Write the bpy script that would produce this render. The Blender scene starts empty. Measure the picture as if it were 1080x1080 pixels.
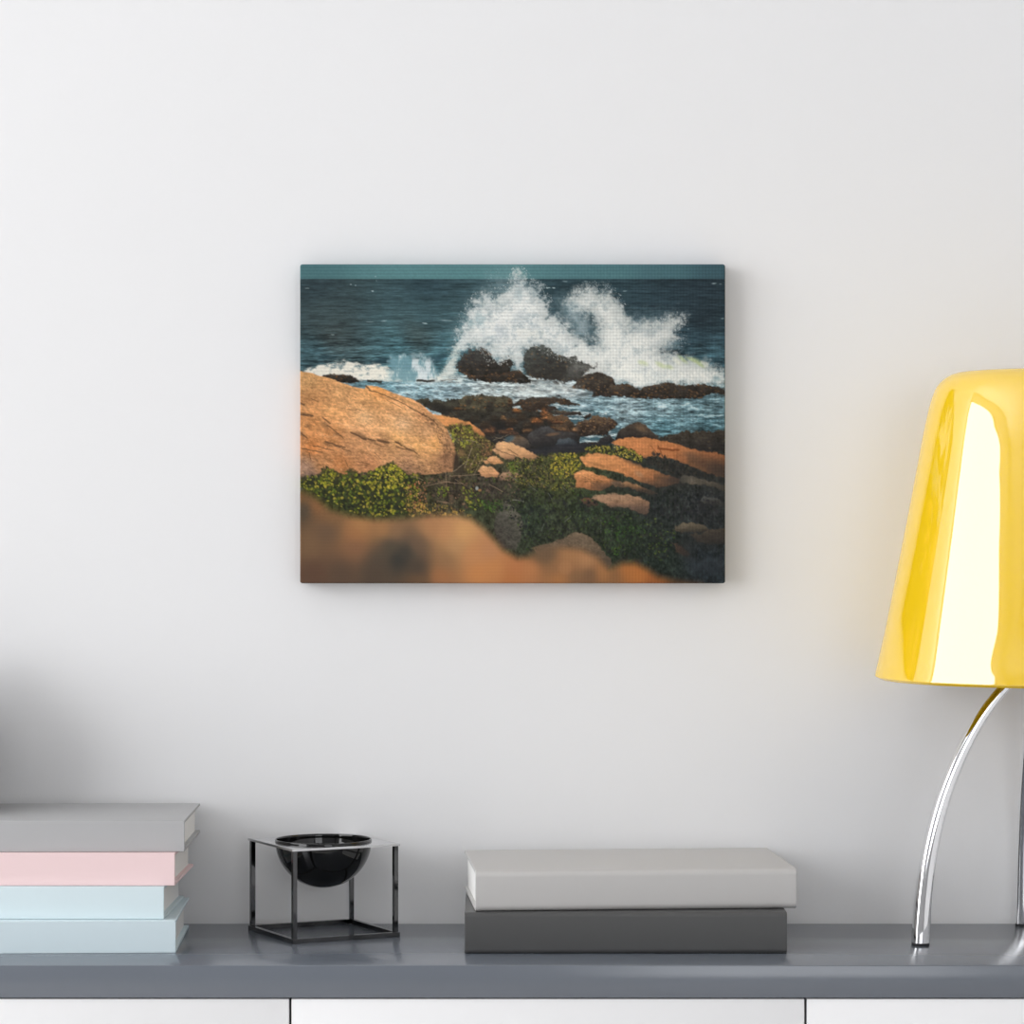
import bpy, bmesh, math, random
import numpy as np
from mathutils import Vector, Matrix

random.seed(7)
SC = bpy.context.scene
COL = SC.collection

# ------------------------------------------------------------------ constants
F = 3232.0            # focal length in pixels of a 1080 px frame
DIST = 2.93           # camera to picture wall
TOP = 0.75            # height of the sideboard top
CAMH = 0.3935         # camera above the sideboard top


# ------------------------------------------------------------------ materials
def srgb(r, g, b):
    def f(c):
        c /= 255.0
        return c / 12.92 if c <= 0.04045 else ((c + 0.055) / 1.055) ** 2.4
    return (f(r), f(g), f(b), 1.0)


def mat(name, col, rough=0.5, metal=0.0, spec=0.5, coat=0.0, coat_rough=0.03, coat_ior=1.5,
        bump=0.0, bump_scale=200.0, vary=0.0, vary_scale=6.0, ior=1.5, trans=0.0):
    m = bpy.data.materials.new(name)
    m.use_nodes = True
    nt = m.node_tree
    b = nt.nodes['Principled BSDF']
    b.inputs['Base Color'].default_value = col
    b.inputs['Roughness'].default_value = rough
    b.inputs['Metallic'].default_value = metal
    b.inputs['Specular IOR Level'].default_value = spec
    b.inputs['IOR'].default_value = ior
    b.inputs['Coat Weight'].default_value = coat
    b.inputs['Coat Roughness'].default_value = coat_rough
    b.inputs['Coat IOR'].default_value = coat_ior
    tc = nt.nodes.new('ShaderNodeTexCoord')
    if vary:
        n = nt.nodes.new('ShaderNodeTexNoise')
        n.inputs['Scale'].default_value = vary_scale
        n.inputs['Detail'].default_value = 4
        nt.links.new(tc.outputs['Object'], n.inputs['Vector'])
        mx = nt.nodes.new('ShaderNodeMix')
        mx.data_type = 'RGBA'
        mx.inputs['A'].default_value = tuple(c * (1 - vary) for c in col[:3]) + (1,)
        mx.inputs['B'].default_value = tuple(min(1, c * (1 + vary)) for c in col[:3]) + (1,)
        nt.links.new(n.outputs['Fac'], mx.inputs['Factor'])
        nt.links.new(mx.outputs['Result'], b.inputs['Base Color'])
    if bump:
        n = nt.nodes.new('ShaderNodeTexNoise')
        n.inputs['Scale'].default_value = bump_scale
        n.inputs['Detail'].default_value = 3
        nt.links.new(tc.outputs['Object'], n.inputs['Vector'])
        bp = nt.nodes.new('ShaderNodeBump')
        bp.inputs['Strength'].default_value = bump
        bp.inputs['Distance'].default_value = 0.0006
        nt.links.new(n.outputs['Fac'], bp.inputs['Height'])
        nt.links.new(bp.outputs['Normal'], b.inputs['Normal'])
    return m


def wood_mat(name):
    m = bpy.data.materials.new(name)
    m.use_nodes = True
    nt = m.node_tree
    b = nt.nodes['Principled BSDF']
    tc = nt.nodes.new('ShaderNodeTexCoord')
    mp = nt.nodes.new('ShaderNodeMapping')
    mp.inputs['Scale'].default_value = (0.6, 6.0, 1.0)
    n = nt.nodes.new('ShaderNodeTexNoise')
    n.inputs['Scale'].default_value = 5
    n.inputs['Detail'].default_value = 6
    r = nt.nodes.new('ShaderNodeValToRGB')
    r.color_ramp.elements[0].color = srgb(196, 192, 188)
    r.color_ramp.elements[1].color = srgb(216, 213, 209)
    nt.links.new(tc.outputs['Object'], mp.inputs['Vector'])
    nt.links.new(mp.outputs['Vector'], n.inputs['Vector'])
    nt.links.new(n.outputs['Fac'], r.inputs['Fac'])
    nt.links.new(r.outputs['Color'], b.inputs['Base Color'])
    b.inputs['Roughness'].default_value = 0.5
    return m


M = {
    'wall': mat('wall_paint', (0.80, 0.80, 0.805, 1), 0.75, spec=0.2, bump=0.05, bump_scale=90, vary=0.006, vary_scale=2),
    'greige': mat('grey_wall_paint', (0.40, 0.40, 0.41, 1), 0.8, spec=0.2, bump=0.05, bump_scale=90, vary=0.01, vary_scale=2),
    'ceiling': mat('ceiling_paint', (0.82, 0.82, 0.82, 1), 0.9, spec=0.1, vary=0.005),
    'floor': wood_mat('oak_floor'),
    'frame': mat('window_paint', (0.8, 0.8, 0.8, 1), 0.4, vary=0.01),
    'slate': mat('slate_lacquer', srgb(100, 106, 115), 0.2, spec=0.85, vary=0.02, vary_scale=3, bump=0.03, bump_scale=60),
    'white': mat('white_lacquer', (0.84, 0.84, 0.845, 1), 0.45, spec=0.4, vary=0.006),
    'dark': mat('carcass_dark', srgb(30, 31, 34), 0.6, vary=0.05),
    'page': mat('paper', srgb(240, 239, 236), 0.9, spec=0.1, vary=0.02, vary_scale=300),
    'grey': mat('grey_cloth', srgb(176, 176, 177), 0.6, spec=0.3, vary=0.015, bump=0.05, bump_scale=900),
    'pink': mat('pink_cloth', srgb(238, 211, 211), 0.65, spec=0.3, vary=0.015, bump=0.05, bump_scale=900),
    'blue': mat('pale_blue_cloth', srgb(214, 229, 233), 0.65, spec=0.3, vary=0.015, bump=0.05, bump_scale=900),
    'blue2': mat('ice_blue_cloth', srgb(211, 226, 231), 0.65, spec=0.3, vary=0.015, bump=0.05, bump_scale=900),
    'lgrey': mat('light_grey_paper', srgb(189, 187, 185), 0.45, spec=0.4, vary=0.012, bump=0.04, bump_scale=700),
    'char': mat('charcoal_paper', srgb(77, 77, 77), 0.42, spec=0.4, vary=0.03, bump=0.04, bump_scale=700),
    'black': mat('black_gloss', (0.003, 0.003, 0.003, 1), 0.03, spec=0.5, vary=0.05),
    'gun': mat('black_chrome', (0.095, 0.095, 0.097, 1), 0.07, metal=1.0, vary=0.03),
    'plate': mat('polished_steel', (0.62, 0.62, 0.63, 1), 0.14, metal=1.0, vary=0.02),
    'chrome': mat('chrome', (0.86, 0.86, 0.87, 1), 0.05, metal=1.0, vary=0.01),
    'rubber': mat('black_rubber', (0.012, 0.012, 0.013, 1), 0.6, vary=0.05),
    'yellow': mat('yellow_glass', srgb(238, 196, 20), 0.4, spec=0.0, coat=1.0, coat_rough=0.02, coat_ior=2.4, vary=0.01),
    'stone': mat('dark_stoneware', srgb(58, 57, 58), 0.5, vary=0.1, vary_scale=20),
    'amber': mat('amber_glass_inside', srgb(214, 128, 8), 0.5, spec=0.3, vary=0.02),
    'bulb': mat('opal_bulb', (0.85, 0.85, 0.82, 1), 0.2, vary=0.01),
}


# ------------------------------------------------------------------ builders
def link(name, me, material=None, parent=None, smooth=None):
    o = bpy.data.objects.new(name, me)
    COL.objects.link(o)
    if material:
        me.materials.append(material)
    if parent:
        o.parent = parent
    if smooth is not None:
        me.polygons.foreach_set('use_smooth', [True] * len(me.polygons))
        me.set_sharp_from_angle(angle=math.radians(smooth))
    return o


def build(name, bm, material=None, parent=None, smooth=None):
    bmesh.ops.recalc_face_normals(bm, faces=bm.faces)
    me = bpy.data.meshes.new(name)
    bm.to_mesh(me)
    bm.free()
    return link(name, me, material, parent, smooth)


def box(bm, x0, x1, y0, y1, z0, z1, bev=0.0, seg=2):
    r = bmesh.ops.create_cube(bm, size=1.0)
    vs = r['verts']
    for v in vs:
        v.co = Vector(((x0 + x1) / 2 + v.co.x * (x1 - x0),
                       (y0 + y1) / 2 + v.co.y * (y1 - y0),
                       (z0 + z1) / 2 + v.co.z * (z1 - z0)))
    if bev:
        es = list({e for v in vs for e in v.link_edges})
        bmesh.ops.bevel(bm, geom=es, offset=bev, segments=seg, profile=0.5, affect='EDGES')


def lathe(bm, prof, n=96):
    rings = []
    for r, z in prof:
        if r < 1e-6:
            rings.append([bm.verts.new((0, 0, z))])
        else:
            rings.append([bm.verts.new((r * math.cos(2 * math.pi * k / n), r * math.sin(2 * math.pi * k / n), z)) for k in range(n)])
    for a, b in zip(rings, rings[1:]):
        for k in range(n):
            k2 = (k + 1) % n
            if len(a) == 1 and len(b) == 1:
                continue
            if len(a) == 1:
                bm.faces.new((a[0], b[k], b[k2]))
            elif len(b) == 1:
                bm.faces.new((a[k], b[0], a[k2]))
            else:
                bm.faces.new((a[k], b[k], b[k2], a[k2]))


def spline(pts, n):
    """Catmull-Rom through 2-D/3-D points."""
    p = [np.array(q, float) for q in pts]
    p = [2 * p[0] - p[1]] + p + [2 * p[-1] - p[-2]]
    out = []
    for i in range(1, len(p) - 2):
        for k in range(n):
            t = k / n
            out.append(0.5 * ((2 * p[i]) + (-p[i - 1] + p[i + 1]) * t
                              + (2 * p[i - 1] - 5 * p[i] + 4 * p[i + 1] - p[i + 2]) * t * t
                              + (-p[i - 1] + 3 * p[i] - 3 * p[i + 1] + p[i + 2]) * t ** 3))
    out.append(p[-2])
    return out


def empty(name, loc, rz, label, cat, group=None):
    o = bpy.data.objects.new(name, None)
    COL.objects.link(o)
    o.location = loc
    o.rotation_euler = (0, 0, rz)
    o.empty_display_size = 0.05
    o['label'] = label
    o['category'] = cat
    if group:
        o['group'] = group
    return o


def structure(o, label=None):
    o['kind'] = 'structure'
    if label:
        o['label'] = label
    return o


# ------------------------------------------------------------------ the room
RX0, RX1, RY0, RY1, RZ1 = -3.4, 2.8, -6.0, 0.0, 3.5
WY0, WY1, WZ0, WZ1 = -4.45, -0.08, 0.5, 3.15     # window in the left wall
VX0, VX1, VZ0, VZ1 = 0.5, 2.5, 0.5, 2.6          # added opening behind the camera for fill light


def room():
    def wall(name, *b, m='wall'):
        bm = bmesh.new()
        box(bm, *b)
        return structure(build(name, bm, M[m]))
    wall('wall_back', RX0, RX1, 0.0, 0.12, 0, RZ1)
    wall('wall_right', RX1, RX1 + 0.12, RY0, 0.0, 0, RZ1)
    bm = bmesh.new()
    y0, y1 = RY0 - 0.12, RY0
    box(bm, RX0, VX0, y0, y1, 0, RZ1)
    box(bm, VX1, RX1, y0, y1, 0, RZ1)
    box(bm, VX0, VX1, y0, y1, 0, VZ0)
    box(bm, VX0, VX1, y0, y1, VZ1, RZ1)
    structure(build('wall_front', bm, M['greige']))
    bm = bmesh.new()
    x0, x1 = RX0 - 0.12, RX0
    box(bm, x0, x1, RY0, WY0, 0, RZ1)
    box(bm, x0, x1, WY1, 0.12, 0, RZ1)
    box(bm, x0, x1, WY0, WY1, 0, WZ0)
    box(bm, x0, x1, WY0, WY1, WZ1, RZ1)
    structure(build('wall_left', bm, M['wall']))
    bm = bmesh.new()
    box(bm, RX0 - 0.12, RX1 + 0.12, RY0 - 0.12, 0.12, -0.1, 0)
    structure(build('floor', bm, M['floor']))
    bm = bmesh.new()
    box(bm, RX0 - 0.12, RX1 + 0.12, RY0 - 0.12, 0.12, RZ1, RZ1 + 0.1)
    structure(build('ceiling', bm, M['ceiling']))
    t = 0.05
    bm = bmesh.new()
    for b in ((WY0, WY0 + t, WZ0, WZ1), (WY1 - t, WY1, WZ0, WZ1), (WY0, WY1, WZ0, WZ0 + t), (WY0, WY1, WZ1 - t, WZ1)):
        box(bm, RX0 - 0.10, RX0 - 0.03, *b)
    structure(build('window_1', bm, M['frame']))
    bm = bmesh.new()
    xm, zm = (VX0 + VX1) / 2, (VZ0 + VZ1) / 2
    for b in ((VX0, VX0 + t, VZ0, VZ1), (VX1 - t, VX1, VZ0, VZ1), (VX0, VX1, VZ0, VZ0 + t), (VX0, VX1, VZ1 - t, VZ1),
              (xm - t / 2, xm + t / 2, VZ0, VZ1), (VX0, VX1, zm - t / 2, zm + t / 2)):
        box(bm, b[0], b[1], RY0 - 0.10, RY0 - 0.03, b[2], b[3])
    structure(build('fill_window', bm, M['frame']))  # unseen frame, added with its lamp to brighten the scene from the front

    def day_fill_light(loc, direction, w, h, energy, color):
        la = bpy.data.lights.new('day_fill_light', 'AREA')
        la.shape = 'RECTANGLE'
        la.size, la.size_y = w - 0.1, h - 0.1
        la.energy = energy
        la.color = color
        lo = bpy.data.objects.new('day_fill_light', la)
        COL.objects.link(lo)
        lo.location = loc
        lo.rotation_euler = Vector(direction).to_track_quat('-Z', 'Y').to_euler()
    # left opening: light of day; opening behind the camera: added fill light
    day_fill_light((RX0 - 0.06, (WY0 + WY1) / 2, (WZ0 + WZ1) / 2), (1, 0, 0), WY1 - WY0, WZ1 - WZ0, E1, (1.0, 0.985, 0.968))
    day_fill_light((xm, RY0 - 0.11, zm), (0, 1, 0), VX1 - VX0, VZ1 - VZ0, E2, (1.0, 0.98, 0.955))


E1, E2 = 140, 28
room()

# ------------------------------------------------------------------ sideboard
SX0, SX1, SD, ST = -0.645, 0.708, 0.2685, 0.0283


def sideboard():
    r = empty('sideboard', ((SX0 + SX1) / 2, -0.0015 - SD / 2, 0), 0,
              'low white sideboard with a slate grey top standing against the wall', 'sideboard')
    hw, hd = (SX1 - SX0) / 2, SD / 2
    bm = bmesh.new()
    box(bm, -hw, hw, -hd, hd, TOP - ST, TOP, 0.0009)
    o = build('top', bm, M['slate'], r, 40)
    o['label'] = 'slate grey lacquered top board'
    zb = 0.14
    bm = bmesh.new()
    box(bm, -hw + 0.004, hw - 0.004, -hd + 0.024, hd - 0.002, zb, TOP - ST)
    build('carcass', bm, M['dark'], r)
    edges = [-0.640, -0.1927, 0.2551, 0.703]
    cx = (SX0 + SX1) / 2
    zm = 0.43
    for row, (z0, z1) in enumerate(((zm + 0.0015, TOP - ST - 0.0012), (zb, zm - 0.0015))):
        for a, b in zip(edges, edges[1:]):
            bm = bmesh.new()
            box(bm, a - cx + 0.0011, b - cx - 0.0011, -hd + 0.002, -hd + 0.023, z0, z1, 0.0007)
            build('drawer_front', bm, M['white'], r, 40)['label'] = 'plain white drawer front'
    for sx in (-1, 1):
        for sy in (-1, 1):
            bm = bmesh.new()
            lathe(bm, [(0, 0), (0.012, 0), (0.018, zb), (0, zb)], 24)
            o = build('leg', bm, M['dark'], r, 40)
            o.location = (sx * (hw - 0.06), sy * (hd - 0.05), 0)


sideboard()


# ------------------------------------------------------------------ books
def make_book(loc, rz, length, depth, height, cmat, label, group, right_origin, t=0.0026, rnd=0.0, inset=0.0045):
    """Spine faces -y.  right_origin: the root sits on the right end of the spine, else on its left end."""
    r = empty('book', loc, rz, label, 'book', group)
    xa, xb = (-length, 0.0) if right_origin else (0.0, length)
    if rnd:
        outer, inner = [(depth, height)], [(depth, height - t)]
        for z0, sgn in ((height, 1), (0.0, -1)):
            arc_o, arc_i = [], []
            n = 8
            for k in range(n + 1):
                a = math.pi / 2 * k / n
                cz = height - rnd if sgn > 0 else rnd
                y = rnd - rnd * math.sin(a)
                z = cz + sgn * rnd * math.cos(a)
                ri = rnd - t
                arc_o.append((y, z))
                arc_i.append((rnd - ri * math.sin(a), cz + sgn * ri * math.cos(a)))
            if sgn < 0:
                arc_o.reverse()
                arc_i.reverse()
            outer += arc_o
            inner += arc_i
        outer.append((depth, 0))
        inner.append((depth, t))
    else:
        outer = [(depth, height), (0, height), (0, 0), (depth, 0)]
        inner = [(depth, height - t), (t, height - t), (t, t), (depth, t)]
    bm = bmesh.new()
    n = len(outer)
    V = {}
    for key, poly in (('o', outer), ('i', inner)):
        for e, x in enumerate((xa, xb)):
            for k, (y, z) in enumerate(poly):
                V[key, e, k] = bm.verts.new((x, y, z))
    for k in range(n - 1):
        bm.faces.new((V['o', 0, k], V['o', 0, k + 1], V['o', 1, k + 1], V['o', 1, k]))
        bm.faces.new((V['i', 0, k], V['i', 1, k], V['i', 1, k + 1], V['i', 0, k + 1]))
        for e in (0, 1):
            bm.faces.new((V['o', e, k], V['i', e, k], V['i', e, k + 1], V['o', e, k + 1]))
    for k in (0, n - 1):
        bm.faces.new((V['o', 0, k], V['o', 1, k], V['i', 1, k], V['i', 0, k]))
    o = build('cover', bm, cmat, r, 30)
    bv = o.modifiers.new('bevel', 'BEVEL')
    bv.width = 0.0005
    bv.segments = 2
    bv.limit_method = 'ANGLE'
    bv.angle_limit = math.radians(40)
    bm = bmesh.new()
    box(bm, xa + inset, xb - inset, t + 0.0001 + rnd * 0.3, depth - inset, t, height - t)
    build('page_block', bm, M['page'], r)['label'] = 'white page block'
    return r


LG = 'pastel books stacked at the left'
make_book((-0.3001, -0.195, TOP), math.radians(2.0), 0.31, 0.166, 0.0288, M['blue2'],
          'pale blue hardcover book at the bottom of the left stack, resting on the sideboard', LG, True)
make_book((-0.3115, -0.188, TOP + 0.0290), math.radians(-0.7), 0.30, 0.150, 0.0290, M['blue'],
          'pale blue hardcover book directly under the pink book', LG, True)
make_book((-0.3025, -0.181, TOP + 0.0582), math.radians(-0.4), 0.31, 0.150, 0.0293, M['pink'],
          'pale pink hardcover book between the grey book and the pale blue books', LG, True)
make_book((-0.2948, -0.172, TOP + 0.0877), math.radians(0.9), 0.30, 0.163, 0.0282, M['grey'],
          'mid grey hardcover book on top of the pink book in the left stack', LG, True)
RG = 'grey books stacked in the middle'
make_book((-0.0422, -0.2024, TOP), math.radians(0.4), 0.2872, 0.156, 0.0370, M['char'],
          'dark charcoal book lying flat under the light grey book', RG, False, rnd=0.0045, t=0.003)
make_book((-0.0325, -0.199, TOP + 0.0372), math.radians(4.2), 0.289, 0.170, 0.0362, M['lgrey'],
          'light grey book lying askew on top of the charcoal book', RG, False, rnd=0.006, t=0.003, inset=0.003)


# ------------------------------------------------------------------ bowl in a cube frame
def bowl_frame():
    s, w, h = 0.108, 0.0043, 0.0862
    r = empty('decorative_bowl', (-0.1762, -0.0672, TOP), math.radians(26.8),
              'black half-round bowl hanging in a thin dark metal cube frame on the sideboard', 'bowl')
    hs = s / 2
    R = 0.0452
    # square top plate with a round opening
    bm = bmesh.new()
    n = 96
    zt, zb = h, h - 0.0020
    rings = {}
    for z in (zt, zb):
        ci, sq = [], []
        for k in range(n):
            a = 2 * math.pi * k / n
            c, sn = math.cos(a), math.sin(a)
            ci.append(bm.verts.new((c * (R - 0.0003), sn * (R - 0.0003), z)))
            q = hs / max(abs(c), abs(sn))
            sq.append(bm.verts.new((c * q, sn * q, z)))
        rings[z] = (ci, sq)
    for k in range(n):
        j = (k + 1) % n
        for z in (zt, zb):
            ci, sq = rings[z]
            bm.faces.new((ci[k], ci[j], sq[j], sq[k]))
        for w_ in (0, 1):
            a, b = rings[zt][w_], rings[zb][w_]
            bm.faces.new((a[k], a[j], b[j], b[k]))
    build('top_plate', bm, M['plate'], r)
    for sx in (-1, 1):
        for sy in (-1, 1):
            bm = bmesh.new()
            cx, cy = sx * (hs - w / 2 - 0.0012), sy * (hs - w / 2 - 0.0012)
            box(bm, cx - w / 2, cx + w / 2, cy - w / 2, cy + w / 2, w, zb, 0.0003)
            build('post', bm, M['gun'], r)
    for k in range(4):
        bm = bmesh.new()
        a = hs if k % 2 == 0 else hs - w
        box(bm, -a, a, -hs, -hs + w, 0, w, 0.0003)
        bmesh.ops.rotate(bm, verts=bm.verts, cent=(0, 0, 0), matrix=Matrix.Rotation(math.pi / 2 * k, 3, 'Z'))
        build('base_rail', bm, M['gun'], r)
    bm = bmesh.new()
    prof = [(R * math.sin(a), h + 0.0016 - R * math.cos(a)) for a in np.linspace(0, math.pi / 2, 40)]
    ri = R - 0.0014
    prof += [(R - 0.0004, h + 0.0021), (ri + 0.0003, h + 0.0021)]
    prof += [(ri * math.sin(a), h + 0.0016 - ri * math.cos(a)) for a in np.linspace(math.pi / 2, 0, 40)]
    lathe(bm, prof, 96)
    build('bowl', bm, M['black'], r, 50)['label'] = 'glossy black half-round bowl'


bowl_frame()


def shadow_vase():  # unseen vessel, added past the left edge to throw the wall shadow there
    r = empty('shadow_vase', (-0.5495, -0.077, TOP + 0.1161), 0, 'unseen dark round vessel on the grey book, added for its shadow on the wall', 'shadow_vase')
    pr = [(0, 0), (0.040, 0), (0.061, 0.018), (0.070, 0.050), (0.068, 0.082), (0.050, 0.110), (0.030, 0.122), (0.027, 0.136), (0.033, 0.144)]
    o = [(max(0, a), max(0, b)) for a, b in spline(pr, 6)]
    i = [(a - 0.004, b) for a, b in o[12:]][::-1]
    bm = bmesh.new()
    lathe(bm, o + i + [(0, 0.01)], 64)
    build('body', bm, M['stone'], r, 50)


shadow_vase()


# ------------------------------------------------------------------ lamp
def lamp():
    r = empty('table_lamp', (0.485, -(DIST - 2.80), TOP), 0,
              'table lamp with a glossy yellow glass shade on curved chrome legs', 'lamp')
    outer = [(0.1505, 0.2415), (0.1522, 0.2432), (0.1518, 0.2480), (0.1430, 0.2878), (0.1276, 0.3650), (0.1154, 0.4290),
             (0.1078, 0.4690), (0.1020, 0.4940), (0.0955, 0.5095), (0.0845, 0.5190), (0.0700, 0.5222), (0.04, 0.5235), (0.0, 0.5240)]
    o = [(max(0.0, p[0]), p[1]) for p in spline(outer, 10)]
    o[-1] = (0.0, 0.5240)
    inner = [(max(0.0, x - 0.004), z - 0.0035) for x, z in o[24:]]
    prof = [(0.1470, 0.2420), (0.1490, 0.2405)] + o + inner[::-1]
    prof[-len(inner)] = (0.0, inner[-1][1])
    prof += [(0.1470, 0.2420)]
    bm = bmesh.new()
    lathe(bm, prof, 160)
    bmesh.ops.recalc_face_normals(bm, faces=bm.faces)
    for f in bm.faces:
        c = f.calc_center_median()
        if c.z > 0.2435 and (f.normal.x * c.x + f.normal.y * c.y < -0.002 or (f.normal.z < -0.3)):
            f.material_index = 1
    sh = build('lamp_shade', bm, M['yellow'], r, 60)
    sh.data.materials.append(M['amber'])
    sh['label'] = 'glossy yellow glass shade'
    # legs
    path = spline([(0.1150, 0.0025), (0.1125, 0.041), (0.1067, 0.0837), (0.0960, 0.1265), (0.0811, 0.1647),
                   (0.0621, 0.1999), (0.0389, 0.2306), (0.012, 0.256)], 8)
    n = len(path)
    for az in (188.0, 89.0, -45.0):
        bm = bmesh.new()
        rings = []
        for i, p in enumerate(path):
            q = path[min(i + 1, n - 1)] - path[max(i - 1, 0)]
            q = q / np.linalg.norm(q)
            nx, nz = q[1], -q[0]                 # in-plane normal (radial, z)
            t = i / (n - 1)
            ra = 0.0079 * (1 - t) + 0.0042 * t    # in the plane of the bend
            rb = 0.0086 * (1 - t) + 0.0058 * t    # across it
            ring = []
            m = 28
            for k in range(m):
                a = 2 * math.pi * k / m
                c, s = math.cos(a), math.sin(a)
                e = 0.62
                u = math.copysign(abs(c) ** e, c) * ra
                v = math.copysign(abs(s) ** e, s) * rb
                if i == 0:
                    ring.append(bm.verts.new((p[0] + u, v, p[1])))
                else:
                    ring.append(bm.verts.new((p[0] + nx * u, v, p[1] + nz * u)))
            rings.append(ring)
        for a, b in zip(rings, rings[1:]):
            for k in range(m):
                bm.faces.new((a[k], a[(k + 1) % m], b[(k + 1) % m], b[k]))
        bm.faces.new(rings[0])
        bm.faces.new(rings[-1])
        leg = build('leg', bm, M['chrome'], r, 50)
        leg.rotation_euler = (0, 0, math.radians(az))
        leg['label'] = 'curved chrome leg'
        bm = bmesh.new()
        lathe(bm, [(0, 0), (0.0082, 0), (0.0082, 0.0026), (0, 0.0026)], 32)
        bmesh.ops.translate(bm, verts=bm.verts, vec=(0.1150, 0, 0))
        build('foot_pad', bm, M['rubber'], leg, 40)['label'] = 'black rubber foot'
    bm = bmesh.new()
    lathe(bm, [(0, 0.246), (0.016, 0.246), (0.018, 0.252), (0.018, 0.27), (0.012, 0.276), (0.012, 0.32), (0.004, 0.325),
               (0.004, 0.52), (0, 0.52)], 40)
    build('hub', bm, M['chrome'], r, 40)


lamp()


# ------------------------------------------------------------------ the printed canvas
PX0, PX1, PY0, PY1 = 316.5, 764.8, 278.7, 615.2     # the print measured in photograph pixels
GS = 1.5                                             # print cells per pixel


def paint():
    W = int(round((PX1 - PX0) * GS))
    H = int(round((PY1 - PY0) * GS))
    X, Y = np.meshgrid(np.linspace(PX0, PX1, W), np.linspace(PY0, PY1, H))
    img = np.zeros((H, W, 3))
    rng = np.random.RandomState(11)

    def C(*c):
        return np.array(c, float)

    def vnoise(x, y, seed):
        g = np.random.RandomState(seed).rand(128, 128)
        xi, yi = np.floor(x).astype(int), np.floor(y).astype(int)
        fx, fy = x - xi, y - yi
        fx, fy = fx * fx * (3 - 2 * fx), fy * fy * (3 - 2 * fy)
        a = g[yi % 128, xi % 128]
        b = g[yi % 128, (xi + 1) % 128]
        c = g[(yi + 1) % 128, xi % 128]
        d = g[(yi + 1) % 128, (xi + 1) % 128]
        return (a * (1 - fx) + b * fx) * (1 - fy) + (c * (1 - fx) + d * fx) * fy

    def fbm(sx, sy, seed, octv=4, gain=0.55, x=None, y=None):
        x = X if x is None else x
        y = Y if y is None else y
        t, amp, s = 0, 1.0, 0
        for k in range(octv):
            t = t + amp * vnoise(x / sx * 2 ** k + 17.3 * k, y / sy * 2 ** k + 9.1 * k, seed * 13 + k)
            s += amp
            amp *= gain
        return t / s                                   # 0..1, mean .5

    def sst(a, b, v):
        t = np.clip((v - a) / (b - a), 0, 1)
        return t * t * (3 - 2 * t)

    def sdist(poly, x, y):
        """signed distance, positive inside"""
        d = np.full(x.shape, 1e9)
        ins = np.zeros(x.shape, bool)
        n = len(poly)
        for i in range(n):
            (x0, y0), (x1, y1) = poly[i], poly[(i + 1) % n]
            dx, dy = x1 - x0, y1 - y0
            t = np.clip(((x - x0) * dx + (y - y0) * dy) / (dx * dx + dy * dy + 1e-9), 0, 1)
            d = np.minimum(d, (x - x0 - t * dx) ** 2 + (y - y0 - t * dy) ** 2)
            if y0 != y1:
                cond = ((y0 > y) != (y1 > y)) & (x < (x1 - x0) * (y - y0) / (y1 - y0) + x0)
                ins ^= cond
        d = np.sqrt(d)
        return np.where(ins, d, -d)

    def region(poly, pad=12):
        xs = [p[0] for p in poly]
        ys = [p[1] for p in poly]
        i0 = max(0, int((min(ys) - pad - PY0) * GS)); i1 = min(H, int((max(ys) + pad - PY0) * GS) + 1)
        j0 = max(0, int((min(xs) - pad - PX0) * GS)); j1 = min(W, int((max(xs) + pad - PX0) * GS) + 1)
        return slice(i0, i1), slice(j0, j1)

    def mask(poly, soft=0.6, warp=0.0, wscale=6.0, seed=1):
        """returns slices, alpha, signed distance"""
        sl = region(poly)
        x, y = X[sl], Y[sl]
        if warp:
            xx = x + warp * 2 * (fbm(wscale, wscale, seed, 3, 0.6, x, y) - 0.5) * 2
            yy = y + warp * 2 * (fbm(wscale, wscale, seed + 50, 3, 0.6, x, y) - 0.5) * 2
        else:
            xx, yy = x, y
        d = sdist(poly, xx, yy)
        return sl, sst(-soft, soft, d), d

    def over(sl, a, col):
        a = a[..., None] if a.ndim == 2 else a
        img[sl] = img[sl] * (1 - a) + col * a

    def lerp(c0, c1, t):
        return c0 + (c1 - c0) * t[..., None]

    def idw(pts, x, y, p=2.6, eps=25.0):
        num = np.zeros(x.shape + (3,))
        den = np.zeros(x.shape)
        for px, py, c in pts:
            w = 1.0 / ((x - px) ** 2 + (y - py) ** 2 + eps) ** (p / 2)
            num += w[..., None] * C(*c)
            den += w
        return num / den[..., None]

    ALL = (slice(0, H), slice(0, W))

    def dab(cx, cy, rx, ry, ang, col, al=1.0, soft=0.45):
        R = max(rx, ry) + 1.0
        i0 = max(0, int((cy - R - PY0) * GS)); i1 = min(H, int((cy + R - PY0) * GS) + 2)
        j0 = max(0, int((cx - R - PX0) * GS)); j1 = min(W, int((cx + R - PX0) * GS) + 2)
        if i1 <= i0 or j1 <= j0:
            return
        x, y = X[i0:i1, j0:j1] - cx, Y[i0:i1, j0:j1] - cy
        c, s = math.cos(ang), math.sin(ang)
        u, v = (x * c + y * s) / rx, (-x * s + y * c) / ry
        q = np.sqrt(u * u + v * v)
        a = (sst(1 + soft, 1 - soft, q) * al)[..., None]
        img[i0:i1, j0:j1] = img[i0:i1, j0:j1] * (1 - a) + col * a

    def inside(poly, n):
        xs = [p[0] for p in poly]
        ys = [p[1] for p in poly]
        x = rng.uniform(min(xs), max(xs), n * 4)
        y = rng.uniform(min(ys), max(ys), n * 4)
        k = sdist(poly, x, y) > 0
        return list(zip(x[k][:n], y[k][:n]))

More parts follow.
